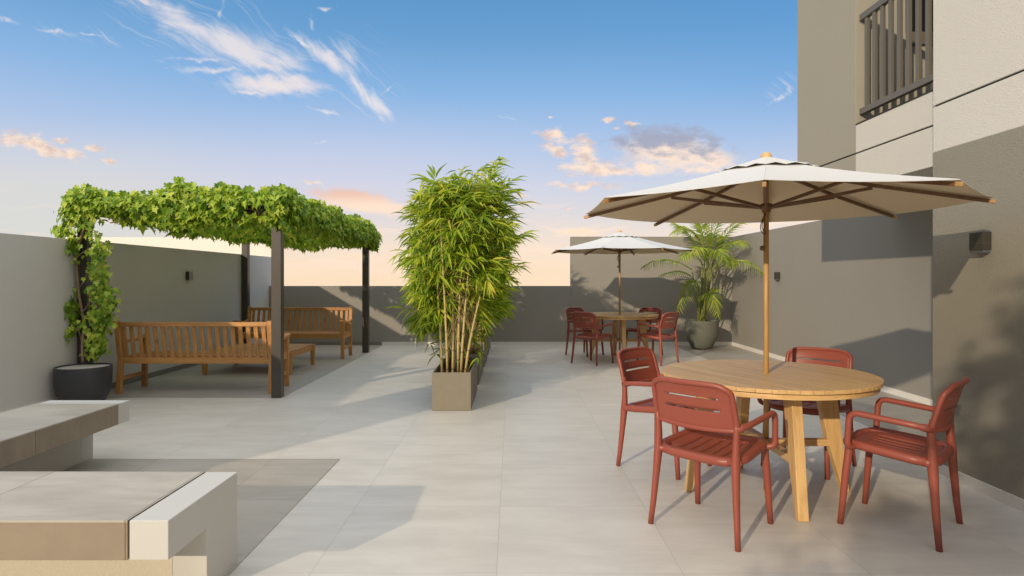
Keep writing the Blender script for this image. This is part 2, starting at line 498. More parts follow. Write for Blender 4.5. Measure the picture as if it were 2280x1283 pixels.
# ------------------------------------------------------------------ mesh helpers
class MB:
    def __init__(self):
        self.v, self.f, self.s = [], [], []

    def add(self, vs, fs, smooth=False):
        o = len(self.v)
        self.v.extend(tuple(p) for p in vs)
        self.f.extend(tuple(i + o for i in f) for f in fs)
        self.s.extend([smooth] * len(fs))
        return self

    def box(self, x0, x1, y0, y1, z0, z1):
        vs = [(x, y, z) for z in (z0, z1) for y in (y0, y1) for x in (x0, x1)]
        return self.add(vs, [(0, 2, 3, 1), (4, 5, 7, 6), (0, 1, 5, 4), (2, 6, 7, 3), (0, 4, 6, 2), (1, 3, 7, 5)])

    def beam(self, p, q, w, h, up=(0, 0, 1), w2=None, h2=None):
        """rectangular bar from p to q; w across, h along 'up'"""
        p, q = Vector(p), Vector(q)
        d = (q - p).normalized()
        side = d.cross(Vector(up)).normalized()
        u = side.cross(d).normalized()
        w2 = w if w2 is None else w2
        h2 = h if h2 is None else h2
        vs = []
        for c, a, b in ((p, w, h), (q, w2, h2)):
            for sx, sy in ((-1, -1), (1, -1), (1, 1), (-1, 1)):
                vs.append(c + side * (a / 2 * sx) + u * (b / 2 * sy))
        return self.add(vs, [(0, 3, 2, 1), (4, 5, 6, 7), (0, 1, 5, 4), (1, 2, 6, 5), (2, 3, 7, 6), (3, 0, 4, 7)])

    def prism(self, poly, axis, a, b):
        """extrude a 2-D polygon along an axis; axis 0: poly is (y,z), 1: (x,z), 2: (x,y)"""
        def P(u, v, w):
            return ((w, u, v), (u, w, v), (u, v, w))[axis]
        n = len(poly)
        vs = [P(u, v, a) for u, v in poly] + [P(u, v, b) for u, v in poly]
        fs = [tuple(range(n - 1, -1, -1)), tuple(range(n, 2 * n))]
        fs += [(i, (i + 1) % n, n + (i + 1) % n, n + i) for i in range(n)]
        return self.add(vs, fs)

    def tube(self, pts, rad, segs=10, cap=True, flat=1.0, closed=False, up=None):
        pts = [Vector(p) for p in pts]
        n = len(pts)
        rad = [rad] * n if isinstance(rad, (int, float)) else list(rad)
        tang = []
        for i in range(n):
            a = pts[(i - 1) % n] if (closed or i > 0) else pts[i]
            b = pts[(i + 1) % n] if (closed or i < n - 1) else pts[i]
            tang.append((b - a).normalized())
        ref = Vector(up) if up else (Vector((0, 0, 1)) if abs(tang[0].z) < .9 else Vector((1, 0, 0)))
        vs = []
        s = tang[0].cross(ref).normalized()
        for i in range(n):
            tt = tang[i]
            if up:
                s = tt.cross(ref)
            else:
                s = s - tt * s.dot(tt)
            s.normalize()
            u = tt.cross(s)
            for k in range(segs):
                a = 2 * math.pi * k / segs
                vs.append(pts[i] + s * (math.cos(a) * rad[i]) + u * (math.sin(a) * rad[i] * flat))
        fs = []
        for i in range(n if closed else n - 1):
            j = (i + 1) % n
            for k in range(segs):
                l = (k + 1) % segs
                fs.append((i * segs + k, i * segs + l, j * segs + l, j * segs + k))
        self.add(vs, fs, True)
        if cap and not closed:
            o = len(self.v) - len(vs)
            self.f.append(tuple(o + k for k in range(segs - 1, -1, -1)))
            self.f.append(tuple(o + (n - 1) * segs + k for k in range(segs)))
            self.s += [False, False]
        return self

    def lathe(self, prof, segs=40, cx=0, cy=0, wob=0.0):
        n = len(prof)
        vs = []
        for r, z in prof:
            for k in range(segs):
                a = 2 * math.pi * k / segs
                rr = r * (1 + wob * math.sin(3 * a + z * 7))
                vs.append((cx + rr * math.cos(a), cy + rr * math.sin(a), z))
        fs = [(i * segs + k, i * segs + (k + 1) % segs, (i + 1) * segs + (k + 1) % segs, (i + 1) * segs + k)
              for i in range(n - 1) for k in range(segs)]
        self.add(vs, fs, True)
        o = len(self.v) - len(vs)
        self.f.append(tuple(o + k for k in range(segs - 1, -1, -1)))
        self.f.append(tuple(o + (n - 1) * segs + k for k in range(segs)))
        self.s += [False, False]
        return self

    def build(self, name, mat, parent=None, bevel=0.0, loc=None):
        me = bpy.data.meshes.new(name)
        me.from_pydata(self.v, [], self.f)
        me.polygons.foreach_set('use_smooth', self.s)
        me.materials.append(mat)
        me.update()
        o = bpy.data.objects.new(name, me)
        scene.collection.objects.link(o)
        if parent is not None:
            o.parent = parent
        if loc is not None:
            o.location = loc
        if bevel:
            bv = o.modifiers.new('bevel', 'BEVEL')
            bv.width = bevel
            bv.segments = 2
            bv.limit_method = 'ANGLE'
            bv.angle_limit = R(40)
        return o


def tag(o, label, cat, group=None):
    o['label'] = label
    o['category'] = cat
    if group:
        o['group'] = group
    return o


def struct(o):
    o['kind'] = 'structure'
    return o


def thing(name, label, cat, loc=(0, 0, 0), rz=0.0, group=None):
    o = bpy.data.objects.new(name, None)
    o.empty_display_size = .1
    scene.collection.objects.link(o)
    o.location = loc
    o.rotation_euler = (0, 0, rz)
    return tag(o, label, cat, group)


def copy_tree(o, parent=None):
    c = o.copy()
    scene.collection.objects.link(c)
    if parent is not None:
        c.parent = parent
    for ch in list(KIDS.get(o.name, [])):
        k = copy_tree(ch, c)
        KIDS.setdefault(c.name, []).append(k)
    return c


KIDS = {}


def kids_index():
    KIDS.clear()
    for o in scene.objects:
        if o.parent:
            KIDS.setdefault(o.parent.name, []).append(o)


def bez(p0, p1, p2, n):
    p0, p1, p2 = Vector(p0), Vector(p1), Vector(p2)
    return [p0 * (1 - t) ** 2 + p1 * (2 * t * (1 - t)) + p2 * t * t for t in (i / n for i in range(n + 1))]


def rounded(pts, r, n=5):
    """round the corners of an open poly line"""
    pts = [Vector(p) for p in pts]
    out = [pts[0]]
    for i in range(1, len(pts) - 1):
        a = (pts[i - 1] - pts[i]); b = (pts[i + 1] - pts[i])
        rr = min(r, a.length * .49, b.length * .49)
        out += bez(pts[i] + a.normalized() * rr, pts[i], pts[i] + b.normalized() * rr, n)
    return out + [pts[-1]]


# ------------------------------------------------------------------ ground
ZB = 12.61                       # the rear wall's face
XL, XR = -4.90, 4.43             # side walls' faces
struct(MB().box(-16, 14, -14, 22, -.3, 0).build('floor', M['floor']))
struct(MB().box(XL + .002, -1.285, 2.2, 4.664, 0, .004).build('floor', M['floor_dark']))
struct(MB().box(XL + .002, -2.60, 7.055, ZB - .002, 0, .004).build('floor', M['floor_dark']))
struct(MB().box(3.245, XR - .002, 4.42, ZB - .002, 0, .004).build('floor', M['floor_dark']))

# ------------------------------------------------------------------ walls
w = thing('garden_wall', 'long greige rendered wall behind the pergola, in full shade', 'wall', (XL, 6, 0))
w_off = Vector((-XL, -6, 0))
MB().box(XL - .18, XL, .30, ZB + .2, 0, 1.785).build('wall_body', M['wall_left'], w, .004, w_off)
MB().box(XL, XL + .012, .31, 7.05, .0, .07).build('baseboard', M['base_white'], w, 0, w_off)
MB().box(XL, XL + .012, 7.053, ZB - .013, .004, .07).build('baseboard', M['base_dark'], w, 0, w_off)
MB().box(XL - .20, XL - .002, .28, 1.75, 1.70, 3.3).build('pier', M['wall_left'], w, .004, w_off)

w = thing('garden_wall', 'low dark grey parapet wall across the rear of the terrace', 'wall', (-1, ZB, 0))
o_ = Vector((1, -ZB, 0))
MB().box(XL + .001, 1.186, ZB, ZB + .18, 0, 1.195).build('wall_body', M['grey'], w, .003, o_)
MB().box(-2.62, 1.186, ZB - .012, ZB, 0, .07).build('baseboard', M['base_white'], w, 0, o_)
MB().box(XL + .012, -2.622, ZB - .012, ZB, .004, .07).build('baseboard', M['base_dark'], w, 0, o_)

w = thing('garden_wall', 'taller grey wall section at the rear corner behind the far parasol', 'wall', (3, ZB, 0))
o_ = Vector((-3, -ZB, 0))
MB().box(1.188, XR + .2, ZB, ZB + .2, 0, 2.19).build('wall_body', M['grey'], w, .003, o_)
MB().box(1.188, XR - .013, ZB - .012, ZB, 0, .07).build('baseboard', M['base_white'], w, 0, o_)

w = thing('garden_wall', 'grey side wall running from the palm pot to the apartment building', 'wall', (XR, 10, 0))
o_ = Vector((-XR, -10, 0))
MB().box(XR, XR + .2, 4.3, ZB - .001, 0, 2.185).build('wall_body', M['grey'], w, .003, o_)
MB().box(XR - .012, XR, 4.42, ZB - .001, 0, .07).build('baseboard', M['base_white'], w, 0, o_)

w = MB().box(-14, XL - .002, ZB + .21, ZB + .55, 0, 2.19).build('boundary_wall', M['cream_wall'], None, .004)
tag(w, 'sunlit cream boundary wall showing above the greige wall under the pergola', 'wall')

# ------------------------------------------------------------------ apartment building
bld = thing('apartment_building', 'rendered apartment block with white upper walls, grey base and a railed balcony', 'building', (3.5, 4, 0))
o_ = Vector((-3.5, -4, 0))
XN, XU = 2.96, 3.32
YN = 4.405                        # far end of the near facade
PB = 2.232                        # paint border
GR0, GR1 = 2.548, 2.562           # groove
TOP = 7.5
def bpart(name, x0, x1, y0, y1, z0, z1, mat, bv=.004, par=None):
    return MB().box(x0, x1, y0, y1, z0, z1).build(name, mat, par or bld, bv, o_ if par is None else None)
bpart('lower_wall', XN, 7.0, -6, YN, 0, PB, M['grey_rough'])
bpart('upper_wall', XN + .002, 7.0, -6, YN - .002, PB, GR0, M['white'])
bpart('groove', XN + .014, 6.99, -6, YN - .014, GR0 - .01, GR1 + .01, M['shadow_gap'], 0)
bpart('upper_wall', XN + .002, 7.0, -6, YN - .002, GR1, TOP, M['white'])
bpart('baseboard', XN - .012, XN, -6, YN, 0, .07, M['base_white'], 0)
# body behind the garden wall
bpart('side_wall', XR + .003, 9.0, YN + .01, 8.87, 2.19, TOP, M['grey'])
# cantilevered volume with the balcony
Y1, Y2 = 6.045, 7.283
bpart('balcony_parapet', XU, XU + .16, YN + .004, Y1 - .002, PB, GR0, M['white'])
bpart('groove', XU + .014, XU + .15, YN + .004, Y1 - .004, GR0 - .01, GR1 + .01, M['shadow_gap'], 0)
bpart('balcony_parapet', XU, XU + .16, YN + .004, Y1 - .002, GR1, 2.826, M['white'])
bpart('coping', XU - .003, XU + .165, YN + .004, Y1 - .003, 2.8265, 2.84, M['shadow_gap'], 0)
bpart('balcony_slab', XU + .161, XR + .001, YN + .004, Y1 - .002, PB, 2.5, M['white'])
bpart('corner_pier', XU + .001, XR + .001, Y1, Y2, PB + .001, GR0, M['grey_light'])
bpart('groove', XU + .014, XR, Y1 + .004, Y2 - .004, GR0 - .01, GR1 + .01, M['shadow_gap'], 0)
bpart('corner_pier', XU + .001, XR + .001, Y1, Y2, GR1, TOP, M['grey_light'])
# window in the balcony's return wall
wn = MB().box(3.80, 4.40, Y1 - .035, Y1 - .001, 3.60, 3.72).build('window', M['railing'], bld, .004, o_)
MB().box(3.80, 4.40, Y1 - .02, Y1 - .001, 3.722, 5.0).build('pane', M['glass'], wn, 0)
# railing
rl = MB().beam((XU + .055, YN + .01, 2.955), (XU + .055, Y1 - .01, 2.955), .05, .055).build('railing', M['railing'], bld, .003, o_)
MB().beam((XU + .055, YN + .01, 3.86), (XU + .055, Y1 - .01, 3.86), .05, .06).build('top_rail', M['railing'], rl, .003)
nb = 13
for i in range(nb):
    y = Y1 - .10 - i * .125
    MB().box(XU + .04, XU + .07, y - .02, y + .02, 2.98, 3.832).build('baluster', M['railing'], rl, .002)


# ------------------------------------------------------------------ masonry benches
def inv_l(u0, u1, leg0, leg1, top, th):
    """(depth, z) outline of an inverted L: slab u0..u1, leg leg0..leg1"""
    if leg1 == u1:
        return [(u0, top - th), (u0, top), (u1, top), (u1, 0), (leg0, 0), (leg0, top - th)]
    return [(leg0, 0), (leg0, top), (u1, top), (u1, top - th), (leg1, top - th), (leg1, 0)]


HB, TB = .434, .15
b2 = thing('masonry_bench', 'built-in bench with sunlit beige tiled seat and white end frame in the foreground', 'bench', (-2, 2.66, 0))
o_ = Vector((2, -2.66, 0))
MB().prism(inv_l(2.364, 2.959, 2.663, 2.959, HB, TB), 0, -1.446, -1.298).build('end_frame', M['white_smooth'], b2, .003, o_)
MB().box(-4.6, -1.4515, 2.362, 2.960, HB - TB, HB + .001).build('seat_slab', M['bench_edge'], b2, .002, o_)
MB().box(-4.6, -1.4515, 2.360, 2.960, HB - .006, HB + .002).build('tile_top', M['bench_tile'], b2, 0, o_)
MB().box(-1.4515, -1.446, 2.372, 2.952, HB - TB + .004, HB - .006).build('joint', M['shadow_gap'], b2, 0, o_)
MB().box(-4.6, -1.447, 2.664, 2.957, 0, HB - TB - .001).build('base', M['cream'], b2, 0, o_)
b1 = thing('masonry_bench', 'built-in bench in the shade with brown tiled edge, running back toward the pot', 'bench', (-3.2, 3.8, 0))
o_ = Vector((3.2, -3.8, 0))
MB().prism([(-3.47, 0), (-3.47, HB), (-2.872, HB), (-2.872, HB - TB), (-3.144, HB - TB), (-3.144, 0)], 1, 4.566, 4.70).build('end_frame', M['white_smooth'], b1, .003, o_)
MB().box(-3.472, -2.870, 2.964, 4.564, HB - TB - .001, HB + .001).build('seat_slab', M['bench_edge'], b1, .002, o_)
MB().box(-3.472, -2.868, 2.964, 4.5645, HB - .006, HB + .002).build('tile_top', M['bench_tile'], b1, 0, o_)
MB().box(-3.468, -3.145, 2.964, 4.564, 0.004, HB - TB - .002).build('base', M['white_smooth'], b1, 0, o_)


# ------------------------------------------------------------------ wall lamps
def wall_lamp(x, y, z, side, label):
    """side: -1 when the wall is on +x (lamp sticks out to -x)"""
    t = thing('wall_lamp', label, 'lamp', (x, y, z), 0, 'square wall lamps')
    a, b = (-.055, 0) if side < 0 else (0, .055)
    MB().box(a, b, -.058, .058, -.05, .062).build('lamp_body', M['lamp'], t, .002)
    MB().box(a + .004, b - .004, -.054, .054, -.068, -.0505).build('lens', M['lens'], t, .001)
    MB().box(a - .001, b, -.0585, .0585, -.008, -.0065).build('seam', M['railing'], t)
    return t


wall_lamp(XN, 3.92, 1.575, -1, 'dark square wall lamp on the rough grey building wall beside the near parasol')
wall_lamp(XR, 10.39, 1.39, -1, 'small dark wall lamp on the grey side wall between palm and parasol pole')
wall_lamp(XL, 9.45, 1.39, 1, 'small dark wall lamp on the greige wall under the pergola')


# ------------------------------------------------------------------ chairs
def grid_panel(us, vs, fn, slots):
    """grid mesh with the cells in SLOTS left open; slots: list of (u0,u1,v0,v1)"""
    mb = MB()
    nu, nv = len(us), len(vs)
    pts = [fn(u, v) for v in vs for u in us]
    fs = []
    for j in range(nv - 1):
        for i in range(nu - 1):
            cu, cv = (us[i] + us[i + 1]) / 2, (vs[j] + vs[j + 1]) / 2
            if any(a < cu < b and c < cv < d for a, b, c, d in slots):
                continue
            fs.append((j * nu + i, j * nu + i + 1, (j + 1) * nu + i + 1, (j + 1) * nu + i))
    mb.add(pts, fs, True)
    return mb


def lines(n, extra):
    base = [-1 + 2 * i / n for i in range(n + 1)]
    for e in extra:
        base = [b for b in base if abs(b - e) > .012 or abs(b) == 1]
    return sorted(set(base + list(extra)))


def build_panel(us, vs, fn, slots, name, mat, par, th, rim, flat=1.0):
    mb = grid_panel(us, vs, fn, slots)
    o = mb.build(name, mat, par)
    so = o.modifiers.new('thickness', 'SOLIDIFY')
    so.thickness = th
    so.offset = 0
    # thick rolled rim
    loop = [fn(u, -1) for u in us[:-1]] + [fn(1, v) for v in vs[:-1]] + [fn(u, 1) for u in reversed(us[1:])] + [fn(-1, v) for v in reversed(vs[1:])]
    keep = [loop[0]]
    for p in loop[1:]:
        if (Vector(p) - Vector(keep[-1])).length > .012:
            keep.append(p)
    r = MB().tube(keep, rim, 8, closed=True, flat=flat)
    me = o.data
    mb.add(r.v, r.f, True)
    me.clear_geometry()
    me.from_pydata(mb.v, [], mb.f)
    me.polygons.foreach_set('use_smooth', [True] * len(mb.f))
    me.update()
    return o


def make_chair():
    t = thing('armchair', 'x', 'chair')
    mat = M['plastic']

    # seat: rounded square with five long slots and a dished middle
    def seat(u, v):
        corner = max(0, abs(u) - .55) / .45 * max(0, abs(v) - .55) / .45
        k = 1 - .13 * corner ** 1.2
        wdt = .222 - .012 * v if v < 0 else .222 - .018 * v
        x = u * wdt * k
        y = v * .215 * k + .005
        z = .437 + .018 * v - .014 * (1 - u * u) * (1 - .6 * v * v) - .012 * max(0, v - .5) ** 2 * 4
        return (x, y, z)
    sl, ex = [], []
    for k in range(-2, 3):
        c = k * .27
        sl.append((c - .032, c + .032, -.66, .58)); ex += [c - .032, c + .032]
    us = lines(18, ex)
    vs = lines(14, [-.66, .58])
    build_panel(us, vs, seat, sl, 'seat', mat, t, .016, .017, 1.0)

    # back: curved shell with two slots and rounded top corners
    def back(u, v):
        z = .698 + v * .116
        top = max(0, (v - .55) / .45)
        wdt = .226 - .020 * top ** 3 - .005 * v
        x = u * wdt
        zc = z - (.020 * abs(u) ** 7 if v > 0 else 0) * max(0, v) ** 2 - (.010 * (1 - u * u) * max(0, -v))
        y = -.196 - .062 * (v + 1) / 2 - .030 * (1 - u * u) - .010 * top ** 2
        return (x, y, zc)
    sl = [(-.68, .68, .30, .39), (-.68, .68, -.24, -.15)]
    us = lines(16, [-.68, .68])
    vs = lines(14, [.30, .39, -.24, -.15])
    build_panel(us, vs, back, sl, 'backrest', mat, t, .008, .0105)

    for s in (-1, 1):
        # rear leg runs from the foot up into the backrest
        pts = [(s * .25, -.238, .001), (s * .240, -.226, .12), (s * .229, -.214, .28), (s * .222, -.204, .41), (s * .222, -.199, .50), (s * .225, -.198, .575), (s * .227, -.206, .64)]
        mb = MB().tube(pts, [.0155, .0175, .0205, .0255, .0205, .0185, .014], 12, flat=.9)
        mb.tube([(s * .222, -.203, .418), (s * .214, -.17, .420), (s * .19, -.13, .425)], [.028, .022, .016], 10)
        mb.tube([(s * .222, -.203, .418), (s * .205, -.202, .419), (s * .16, -.204, .420)], [.026, .018, .014], 10)
        mb.build('leg', mat, t)
        pts = [(s * .218, .2265, .001), (s * .213, .214, .14), (s * .207, .200, .30), (s * .200, .186, .425), (s * .197, .180, .447)]
        MB().tube(pts, [.0155, .0175, .0200, .0215, .019], 12).build('leg', mat, t)
        # arm loop: from the backrest forward, down, and in to the seat
        path = rounded([(s * .224, -.205, .590), (s * .262, -.135, .607), (s * .268, .165, .632), (s * .264, .178, .44), (s * .195, .150, .437)], .05, 6)
        rad = [.020 if i < 2 else .0165 for i in range(len(path))]
        MB().tube(path, rad, 10).build('armrest', mat, t)
    return t


chair = make_chair()
kids_index()


def place_chair(first, x, y, rz, label, z=0.0):
    o = chair if first else copy_tree(chair)
    o.location = (x, y, z)
    o.rotation_euler = (0, 0, rz)
    tag(o, label, 'chair', 'terracotta armchairs round the dining tables')
    return o


T1 = (1.614, 3.974)
T2 = (1.800, 10.50)
D = .520
# facing vectors: local +y -> world; rz rotates +y to (-sin, cos)
for ti, (tx, ty) in enumerate((T1, T2)):
    lab = [['terracotta armchair with its slotted back to the viewer at the near table', 'terracotta armchair seen side-on next to the building wall at the near table',
            'terracotta armchair half hidden behind the closest armchair, on the near table side facing the planters', 'terracotta armchair beyond the near table, only its pink-lit backrest rising over the tabletop'],
           ['terracotta armchair with its back to the viewer at the far table', 'terracotta armchair at the far table in front of the palm pot',
            'terracotta armchair at the far table nearest the dark parapet wall, behind another armchair', 'terracotta armchair behind the far table, against the tall grey wall']][ti]
    for k, (sx, sy) in enumerate(((-1, -1), (1, -1), (-1, 1), (1, 1))):
        cx, cy = tx + sx * .506, ty + sy * .537
        rz = math.atan2(sx, -sy)       # faces the table centre
        place_chair(ti == 0 and k == 0, cx, cy, rz + rng.uniform(-.03, .03) * ti, lab[k], .004 if cx > 3.25 else 0)


# ------------------------------------------------------------------ round tables
def make_table(label, loc):
    t = thing('round_table', label, 'table', loc, 0, 'round slatted wooden tables')
    Rt, H, th, pitch, gap = .644, .75, .022, .0562, .0035
    mb = MB()
    n = int(Rt / pitch) + 1
    for i in range(-n, n):
        a, b = i * pitch + gap / 2, (i + 1) * pitch - gap / 2
        a, b = max(a, -Rt + .001), min(b, Rt - .001)
        if b - a < .006:
            continue
        xs = [a + (b - a) * k / 6 for k in range(7)]
        poly = [(x, math.sqrt(Rt * Rt - x * x)) for x in xs] + [(x, -math.sqrt(Rt * Rt - x * x)) for x in reversed(xs)]
        mb.prism(poly[::-1], 2, H - th, H)
    top = mb.build('tabletop', M['oak_y'], t, .0012)
    top.rotation_euler = (0, 0, R(25))
    MB().lathe([(.627, H - .056), (.627, H - th - .006)], 64).build('apron', M['oak_x'], t, .002)
    for k in range(4):
        c, s = math.cos(k * math.pi / 2), math.sin(k * math.pi / 2)
        m2 = MB()
        prof = [(.515, 0.002), (.475, 0.002), (.375, .34), (.305, H - .058), (.425, H - .058), (.47, .36)]
        m2.prism(prof, 1, -.030, .030)
        o = m2.build('leg', M['oak_z'], t, .004)
        o.rotation_euler = (0, 0, k * math.pi / 2)
    m2 = MB()
    m2.beam((-.40, 0, .31), (.40, 0, .31), .05, .042)
    m2.build('stretcher', M['oak_x'], t, .003)
    m2 = MB()
    m2.beam((0, -.40, .312), (0, .40, .312), .05, .042)
    m2.build('stretcher', M['oak_y'], t, .003)
    return t


table = make_table('round slatted wooden table nearest the viewer, under the large white parasol', (T1[0], T1[1], 0))
kids_index()
t2 = copy_tree(table)
t2.location = (T2[0], T2[1], 0)
tag(t2, 'round slatted wooden table farther off, near the palm pot', 'table', 'round slatted wooden tables')


# ------------------------------------------------------------------ parasols
def make_parasol(label, loc):
    t = thing('parasol', label, 'parasol', loc, 0, 'white octagonal parasols')
    Ro, zr, zt = 1.18, 1.803, 2.105
    def vert(k, r, z):
        a = R(22.5 + 45 * k)
        return Vector((r * math.cos(a), r * math.sin(a), z))
    def surf(k, f):
        """point on seam k at fraction f from top to rim, slightly sagging"""
        r = Ro * f
        z = zt + (zr - zt) * f - .018 * math.sin(math.pi * f)
        return vert(k, r, z)
    mb = MB()
    NR, NS = 10, 6
    vs, fs = [], []
    for k in range(8):
        base = len(vs)
        for i in range(NR + 1):
            f = max(i / NR, .02)
            a, b = surf(k, f), surf((k + 1) % 8, f)
            for j in range(NS + 1):
                p = a.lerp(b, j / NS)
                p.z -= .016 * math.sin(math.pi * j / NS) * math.sin(math.pi * min(1, f) * .5) * .6
                vs.append(p)
        for i in range(NR):
            for j in range(NS):
                q = base + i * (NS + 1) + j
                fs.append((q, q + NS + 1, q + NS + 2, q + 1))
    mb.add(vs, fs, True)
    cano = mb.build('canopy', M['fabric'], t)
    cano.data.materials.append(M['shaded_underside'])
    so = cano.modifiers.new('thickness', 'SOLIDIFY'); so.thickness = .004; so.offset = 1; so.material_offset = 1
    es = cano.modifiers.new('seams', 'EDGE_SPLIT'); es.split_angle = R(9)
    # vent cap over the opening
    mb = MB()
    vs, fs = [], []
    for k in range(8):
        base = len(vs)
        for i in range(4):
            f = .02 + .98 * i / 3
            a = vert(k, .31 * f, zt + .016 - .098 * f); b = vert(k + 1, .31 * f, zt + .016 - .098 * f)
            for j in range(9):
                p = a.lerp(b, j / 8)
                if i == 3:
                    p.z += .012 * math.sin(math.pi * j / 4) ** 2
                vs.append(p)
        for i in range(3):
            for j in range(8):
                q = base + i * 9 + j
                fs.append((q, q + 9, q + 10, q + 1))
    mb.add(vs, fs, True)
    v = mb.build('vent_cap', M['fabric'], t)
    so = v.modifiers.new('thickness', 'SOLIDIFY'); so.thickness = .003; so.offset = 1
    es = v.modifiers.new('seams', 'EDGE_SPLIT'); es.split_angle = R(9)
    MB().tube([(0, 0, .005), (0, 0, 2.09)], .0165, 16).build('pole', M['pole'], t)
    MB().lathe([(.010, 2.10), (.034, 2.104), (.036, 2.112), (.033, 2.132), (.022, 2.146), (.006, 2.150)], 24).build('finial', M['finial'], t)
    MB().lathe([(.020, 1.765), (.026, 1.768), (.028, 1.785), (.044, 1.79), (.046, 1.812), (.030, 1.824), (.020, 1.826)], 24).build('runner', M['rib'], t)
    MB().lathe([(.020, 2.02), (.045, 2.025), (.045, 2.055), (.02, 2.06)], 24).build('hub', M['rib'], t)
    for k in range(8):
        a = vert(k, .035, zt - .062)
        b = vert(k, Ro - .02, zr - .016)
        mid = surf(k, .5) + Vector((0, 0, -.03))
        rb = MB()
        rb.beam(a, mid, .017, .022)
        rb.beam(mid, b, .017, .022)
        ro = rb.build('rib', M['rib'], t, .002)
        d = (b - mid).normalized()
        MB().beam(b, b + d * .035, .019, .022).build('rib_tip', M['tip'], ro, .003)
        s0 = vert(k, .036, 1.80)
        s1 = surf(k, .50) + Vector((0, 0, -.045))
        MB().beam(s0, s1, .014, .020).build('strut', M['rib'], t, .002)
    # cord, cleat and pin
    cp = bez((-.012, -.02, 1.76), (-.075, -.03, 1.66), (-.02, -.022, 1.625), 10)
    cp2 = bez((-.012, -.02, 1.755), (-.060, -.03, 1.665), (-.010, -.022, 1.63), 10)
    mb = MB().tube(cp, .003, 6).tube(cp2, .003, 6).tube([(-.022, -.02, 1.76), (-.022, -.02, 1.54)], .0025, 6)
    mb.build('cord', M['cord'], t)
    MB().tube([(-.016, -.006, 1.54), (-.024, -.008, 1.54), (-.036, -.010, 1.54), (-.040, -.011, 1.54)], [.008, .016, .015, .006], 12).build('knob', M['rib'], t)
    return t


par = make_parasol('white octagonal parasol over the near table, with wooden ribs and cord', (T1[0], T1[1], 0))
kids_index()
p2 = copy_tree(par)
p2.location = (T2[0] - .01, T2[1] - .1, 0)
tag(p2, 'white octagonal parasol over the far table, in front of the tall rear wall', 'parasol', 'white octagonal parasols')


# ------------------------------------------------------------------ wooden garden benches
def make_bench(label):
    t = thing('garden_bench', label, 'bench', (0, 0, 0), 0, 'wooden garden benches under the pergola')
    W = .915                       # half width
    # side view (y: forward is +): rear post bends back above the seat
    for s in (-1, 1):
        x0, x1 = (s * W - .055, s * W) if s > 0 else (-W, -W + .055)
        prof = [(-.285, .002), (-.235, .002), (-.195, .40), (-.265, .80), (-.272, .845), (-.292, .853), (-.315, .845), (-.318, .80), (-.250, .40)]
        MB().prism(prof, 0, x0, x1).build('leg', M['teak_z'], t, .004)
        xf0, xf1 = (s * W - .055, s * W) if s > 0 else (-W, -W + .055)
        MB().box(xf0, xf1, .225, .28, .002, .605).build('leg', M['teak_z'], t, .004)
        cx = (x0 + x1) / 2
        mb = MB()
        ap = [(-.245, .632), (-.12, .612), (.05, .612), (.20, .632), (.30, .652), (.315, .640), (.30, .612), (.20, .598), (.05, .582), (-.12, .584), (-.23, .604)]
        mb.prism(ap, 0, cx - .034, cx + .034)
        mb.build('armrest', M['teak_y'], t, .004)
        mb = MB().beam((cx, -.25, .17), (cx, .25, .17), .03, .045)
        mb.beam((cx, -.22, .375), (cx, .25, .375), .035, .07)
        mb.build('side_rail', M['teak_y'], t, .003)
    MB().box(-W + .055, W - .055, -.318, -.272, .785, .836).build('top_rail', M['teak_x'], t, .004)
    MB().box(-W + .055, W - .055, -.245, -.205, .345, .415).build('lower_rail', M['teak_x'], t, .003)
    MB().box(-W + .055, W - .055, .232, .272, .345, .410).build('front_rail', M['teak_x'], t, .003)
    n = 19
    for i in range(n):
        x = -W + .055 + (2 * W - .11) * (i + .5) / n
        MB().beam((x, -.228, .412), (x, -.294, .79), .048, .014, up=(0, 1, 0)).build('back_slat', M['teak_z'], t, .002)
    for i in range(7):
        y = -.17 + i * .069
        dip = .012 * (1 - ((y - .03) / .24) ** 2)
        MB().box(-W + .01, W - .01, y - .025, y + .025, .413 - dip, .433 - dip).build('seat_slat', M['teak_x'], t, .003)
    return t


bench = make_bench('wooden slatted garden bench with its back to the viewer, near edge of the pergola')
kids_index()
bench.location = (-3.71, 7.58, .004)
bb = copy_tree(bench)
bb.location = (-3.71, 10.68, .004)
bb.rotation_euler = (0, 0, math.pi)
tag(bb, 'wooden slatted garden bench facing the viewer, before the dark parapet wall', 'bench', 'wooden garden benches under the pergola')


def coffee_table():
    t = thing('coffee_table', 'low wooden slatted table between the two garden benches', 'table', (-3.70, 9.25, .004))
    hx, hy, H = .62, .53, .325
    n = 15
    mb = MB()
    for i in range(n):
        x = -hx + .02 + (2 * hx - .04) * (i + .5) / n
        mb.box(x - .034, x + .034, -hy, hy, H - .022, H)
    mb.build('tabletop', M['teak_y'], t, .003)
    mb = MB()
    mb.box(-hx + .05, hx - .05, -hy + .02, -hy + .05, H - .10, H - .023)
    mb.box(-hx + .05, hx - .05, hy - .05, hy - .02, H - .10, H - .023)
    mb.box(-hx + .02, -hx + .05, -hy + .02, hy - .02, H - .10, H - .023)
    mb.box(hx - .05, hx - .02, -hy + .02, hy - .02, H - .10, H - .023)
    mb.build('apron', M['teak_x'], t, .003)
    for sx in (-1, 1):
        for sy in (-1, 1):
            a, b = sx * (hx - .02), sy * (hy - .02)
            mb = MB().beam((a - sx * .005, b - sy * .01, .002), (a, b - sy * .015, H - .012), .05, .05, up=(0, 1, 0), w2=.065, h2=.065)
            mb.build('leg', M['teak_z'], t, .004)
    return t


coffee_table()


